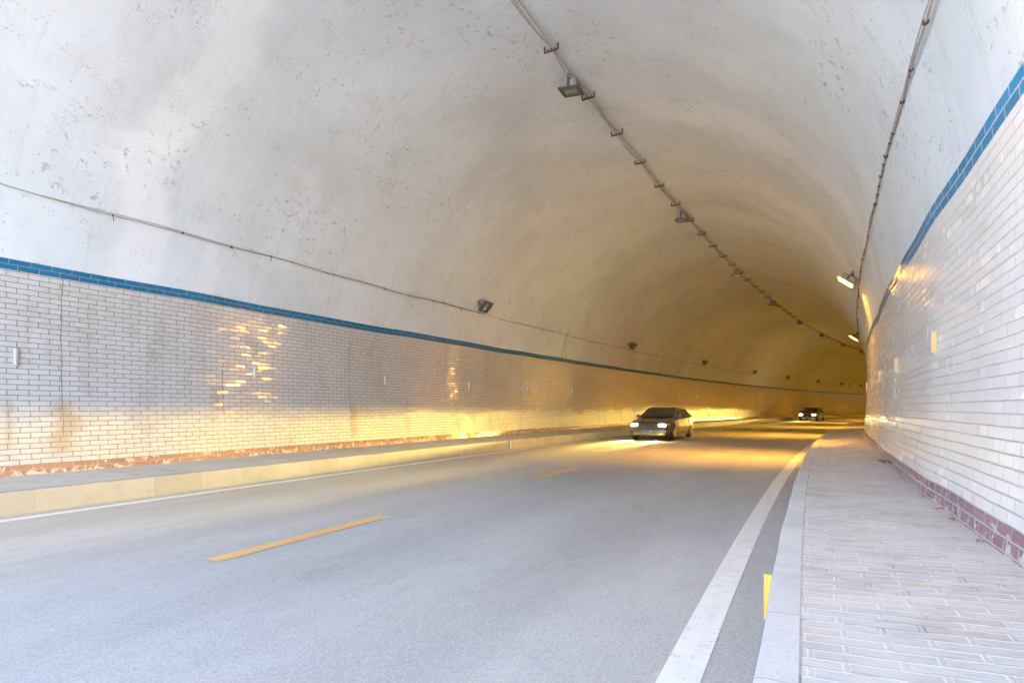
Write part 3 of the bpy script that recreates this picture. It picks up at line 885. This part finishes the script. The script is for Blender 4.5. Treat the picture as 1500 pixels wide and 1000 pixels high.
def make_car():
    """front at x = 0 looking along -X, centre line y = 0"""
    r = empty('car')
    # x, half width, underside, belt height, centre crown
    T_ = [(0.0, 0.70, 0.26, 0.66, 0.0), (0.12, 0.82, 0.20, 0.74, 0.02), (0.5, 0.88, 0.18, 0.83, 0.04), (1.2, 0.90, 0.18, 0.92, 0.04), (2.2, 0.90, 0.18, 0.94, 0.02), (3.4, 0.90, 0.18, 0.97, 0.02), (4.1, 0.87, 0.20, 0.99, 0.03), (4.5, 0.80, 0.26, 0.95, 0.02), (4.6, 0.70, 0.34, 0.82, 0.0)]
    xs = [0, .04, .12, .25, .5, .8, 1.2, 1.7, 2.2, 2.8, 3.4, 3.8, 4.1, 4.35, 4.5, 4.57, 4.6]
    vs = []; fs = []
    for x in xs:
        w, zb, zt, cr = interp(T_, x)
        half = [(w*0.80, zb), (w*0.97, zb+0.08), (w, zb+0.25), (w*1.0, (zb+zt)/2+0.08), (w*0.97, zt-0.05), (w*0.90, zt), (w*0.5, zt+cr*0.8), (0, zt+cr)]
        full = half+[(-y, z) for y, z in half[-2::-1]]
        vs += [(x, y, z) for y, z in full]; mm = len(full)
    for i in range(len(xs)-1):
        for j in range(mm): fs.append((i*mm+j, (i+1)*mm+j, (i+1)*mm+(j+1) % mm, i*mm+(j+1) % mm))
    fs += [tuple(range(mm)), tuple((len(xs)-1)*mm+j for j in range(mm))[::-1]]
    b = MB(); b.add(vs, fs)
    # greenhouse
    G = [(1.15, 0.93, 0.80), (1.75, 1.195, 0.70), (2.15, 1.375, 0.63), (2.7, 1.42, 0.62), (3.2, 1.40, 0.62), (3.6, 1.27, 0.66), (4.15, 1.00, 0.74)]
    gv = []; gf = []
    for x, zt, wt in G:
        zb = interp(T_, x)[2]-0.04; wb = 0.84
        half = [(wb, zb), (wb-(wb-wt)*0.85*min(1, (zt-zb)/0.45), zb+(zt-zb)*0.86), (wt*0.92*min(1, 0.8+0.2), zt), (0, zt+0.004)]
        full = half+[(-y, z) for y, z in half[-2::-1]]; gm = len(full)
        gv += [(x, y, z) for y, z in full]
    for i in range(len(G)-1):
        for j in range(gm-1): gf.append((i*gm+j, (i+1)*gm+j, (i+1)*gm+j+1, i*gm+j+1))
    gf += [tuple(range(gm)), tuple((len(G)-1)*gm+j for j in range(gm))[::-1]]
    b.add(gv, gf)
    b.build('body', M['car_paint'], r, True)
    def pane(name, pts):
        q = MB(); pts = [Vector(p) for p in pts]; nn = (pts[1]-pts[0]).cross(pts[2]-pts[0]).normalized()
        q.add(pts+[p-nn*0.02 for p in pts], [tuple(range(len(pts)))]+[(i, (i+1) % len(pts), len(pts)+(i+1) % len(pts), len(pts)+i) for i in range(len(pts))])
        q.build(name, M['car_glass'], r)
    pane('windscreen', [(1.24, -0.74, 0.995), (1.24, 0.74, 0.995), (2.06, 0.60, 1.375), (2.06, -0.60, 1.375)])
    pane('rear_window', [(4.1, 0.66, 1.055), (4.1, -0.66, 1.055), (3.55, -0.56, 1.325), (3.55, 0.56, 1.325)])
    for sy in (-1, 1):
        for (xa, xb, xc, xd) in ((1.55, 2.5, 2.5, 2.1), (2.58, 3.75, 3.35, 2.58)):
            pts = [(xa, sy*0.842, 0.965), (xb, sy*0.842, 0.985), (xc, sy*0.722, 1.315), (xd, sy*0.722, 1.315)]
            pane('side_window', pts if sy < 0 else pts[::-1])
        w_ = MB(); w_.box((1.5, sy*0.93-0.09, 0.95), (1.62, sy*0.93+0.09, 1.08), bev=0.03); w_.build('mirror', M['car_paint'], r, True)
        for x in (0.85, 3.65):
            wv = empty('wheel'); wv.parent = r; wv.location = (x, sy*0.80, 0.315)
            t_ = MB(); bm = bmesh.new(); bmesh.ops.create_cone(bm, cap_ends=True, segments=28, radius1=0.315, radius2=0.315, depth=0.215)
            bmesh.ops.bevel(bm, geom=[e for e in bm.edges if len(e.link_faces) == 2 and any(len(f.verts) > 4 for f in e.link_faces)], offset=0.04, segments=3, affect='EDGES')
            t_.bm(bm, Matrix.Rotation(math.pi/2, 4, 'X')); t_.build('tyre', M['tyre'], wv, True)
            q = MB(); bm = bmesh.new(); bmesh.ops.create_cone(bm, cap_ends=True, segments=24, radius1=0.205, radius2=0.19, depth=0.03)
            q.bm(bm, Matrix.Translation((0, sy*0.105, 0)) @ Matrix.Rotation(-sy*math.pi/2, 4, 'X'))
            for kk in range(5):
                mm_ = Matrix.Translation((0, sy*0.123, 0)) @ Matrix.Rotation(kk*2*math.pi/5, 4, 'Y'); q.box((0.03, -0.006, -0.022), (0.19, 0.006, 0.022), mm_)
            q.build('rim', M['chrome'], wv, True)
        hl = MB(); hl.box((-0.012, sy*0.60-0.15, 0.60), (0.16, sy*0.60+0.13, 0.70), bev=0.03); hl.build('headlight', M['headlens'], r, True)
        tl = MB(); tl.box((4.52, sy*0.62-0.12, 0.72), (4.60, sy*0.62+0.12, 0.86), bev=0.015); tl.build('tail_light', M['bumper'], r, True)
    g = MB(); g.box((-0.02, -0.36, 0.50), (0.08, 0.36, 0.66), bev=0.01)
    for i in range(3): g.box((-0.028, -0.34, 0.525+i*0.045), (-0.019, 0.34, 0.54+i*0.045))
    g.build('grille', M['bumper'], r)
    g = MB(); g.box((-0.06, -0.80, 0.24), (0.2, 0.80, 0.47), bev=0.05); g.build('bumper', M['car_paint'], r, True)
    tr = MB()
    tr.box((-0.045, -0.74, 0.20), (0.1, 0.74, 0.262), bev=0.01)
    for sy in (-1, 1):
        tr.box((1.22, sy*0.90-0.012, 0.20), (3.28, sy*0.90+0.012, 0.29))
        tr.box((1.2, sy*0.868-0.02, 0.925), (4.0, sy*0.868+0.02, 0.945))
        for x in (1.50, 2.54, 3.62): tr.box((x-0.006, sy*0.905-0.004, 0.32), (x+0.006, sy*0.905+0.004, 0.93))
        for x in (0.85, 3.65):
            for i in range(9):
                a0 = math.pi*i/8
                tr.box((x+0.36*math.cos(a0)-0.05, sy*0.885-0.02, 0.33+0.36*math.sin(a0)-0.03), (x+0.36*math.cos(a0)+0.05, sy*0.885+0.02, 0.33+0.36*math.sin(a0)+0.03))
    tr.build('trim', M['bumper'], r)
    g = MB(); g.box((-0.068, -0.22, 0.33), (-0.06, 0.22, 0.45)); g.build('number_plate', M['platem'], r)
    return r


def beam(parent, y):
    """low beam with a cut-off shaped to lay an even yellow band on the far wall: level on the driver's side, rising to the kerb side"""
    l = bpy.data.lights.new('low_beam', 'SPOT'); l.energy = HEAD_W; l.color = HEAD_COL; l.shadow_soft_size = 0.04
    l.spot_size = math.radians(150); l.spot_blend = 0.15
    l.use_nodes = True
    t = l.node_tree
    T = NT.__new__(NT); T.t = t
    em = [n for n in t.nodes if n.type == 'EMISSION'][0]
    tc = T.n('ShaderNodeTexCoord'); sx = T.n('ShaderNodeSeparateXYZ'); T.set(sx.inputs[0], tc.outputs['Normal'])
    fw = T.math('MAXIMUM', T.math('ABSOLUTE', sx.outputs[2]), 0.02)
    fx = T.math('DIVIDE', sx.outputs[0], fw); fy = T.math('DIVIDE', sx.outputs[1], fw)
    cut = T.add(T.mul(T.math('MAXIMUM', T.mul(fx, BSX), 0.0), 0.155), 0.004)  # slope shaped so the yellow band ends level along the far wall
    up = T.step(T.sub(fy, cut), -0.006, 0.012, 1.0, 0.0)
    ax = T.math('ABSOLUTE', fx)
    g = T.math('POWER', T.add(T.mul(ax, ax), 0.03), -1.5)
    fore = T.step(T.sub(0.0, fy), 0.028, 0.058, 1.0, FORE)
    glare = T.step(T.mul(fx, BSX), -0.16, 0.02, 0.02, 1.0)
    T.set(em.inputs['Strength'], T.mul(glare, T.mul(T.mul(up, g), fore)))
    o = bpy.data.objects.new('low_beam', l); C.objects.link(o)
    o.parent = parent
    # light looks along car -X, its own +Y up
    o.matrix_local = Matrix.Translation((-0.05, y, 0.65)) @ Matrix(((0, 0, 1), (1, 0, 0), (0, 1, 0))).to_4x4()
    return o


BSX, FORE = 1.0, 0.10
car = make_car()
beam(car, -0.56); beam(car, 0.56)
CARS = [(23.6, 6.75, 'dark sedan with lit headlights in the oncoming lane, nearer of the two'), (66.0, 6.75, 'dark sedan with lit headlights far down the lane near the bend')]
for i, (s, n, lab) in enumerate(CARS):
    o = car if i == 0 else copy_tree(car)
    o.matrix_world = frame(s, n, 0.0)
    tag(o, lab, 'car', 'oncoming cars with lit headlights')
    if i == 1:
        far = None
        for ch in o.children:
            if ch.type == 'LIGHT':
                if far is None: far = ch.data.copy(); far.energy = HEAD_W*0.3
                ch.data = far

# ------------------------------------------------------------------ light
w = bpy.data.worlds.new('World'); SC.world = w; w.use_nodes = True
nt = w.node_tree
sky = nt.nodes.new('ShaderNodeTexSky'); sky.sky_type = 'NISHITA'; sky.sun_disc = False
SUN_EL, SUN_AZ = math.radians(54), math.radians(40)     # azimuth clockwise from +Y
sky.sun_elevation = SUN_EL; sky.sun_rotation = SUN_AZ
sky.air_density = 0.8; sky.dust_density = 5.5; sky.ozone_density = 0.2
bg = [n for n in nt.nodes if n.type == 'BACKGROUND'][0]
nt.links.new(sky.outputs[0], bg.inputs[0]); bg.inputs[1].default_value = SKY_STR
sun = bpy.data.lights.new('sun', 'SUN'); sun.energy = SUN_STR; sun.angle = math.radians(0.5); sun.color = (1.0, 0.95, 0.87)
so = bpy.data.objects.new('sun', sun); C.objects.link(so)
dv = Vector((math.sin(SUN_AZ)*math.cos(SUN_EL), math.cos(SUN_AZ)*math.cos(SUN_EL), math.sin(SUN_EL)))
so.rotation_euler = (-dv).to_track_quat('-Z', 'Y').to_euler(); so.location = (0, 0, 60)

# ------------------------------------------------------------------ camera
cam = bpy.data.cameras.new('camera'); co = bpy.data.objects.new('camera', cam); C.objects.link(co)
cam.sensor_width = 36; cam.lens = FPX/1500*36; cam.shift_y = (Y0-500)/1500
cam.clip_start = 0.05; cam.clip_end = 3000
co.location = (0, 0, H_CAM); co.rotation_euler = (math.pi/2, 0, 0)
SC.camera = co

vs_ = SC.view_settings
SC.display_settings.display_device = 'sRGB'
vs_.view_transform = 'Standard'; vs_.look = 'None'; vs_.exposure = EXPOSURE; vs_.gamma = 1.0; vs_.use_curve_mapping = False
cy = SC.cycles
cy.use_denoising = True
cy.denoiser = 'OPENIMAGEDENOISE'; cy.denoising_input_passes = 'RGB_ALBEDO_NORMAL'; cy.denoising_prefilter = 'ACCURATE'
cy.max_bounces = 14; cy.diffuse_bounces = 6; cy.glossy_bounces = 5; cy.transmission_bounces = 4
cy.sample_clamp_indirect = 6.0; cy.sample_clamp_direct = 0.0
cy.caustics_reflective = False; cy.caustics_refractive = False
cy.use_light_tree = True
cy.use_adaptive_sampling = True; cy.adaptive_threshold = 0.004
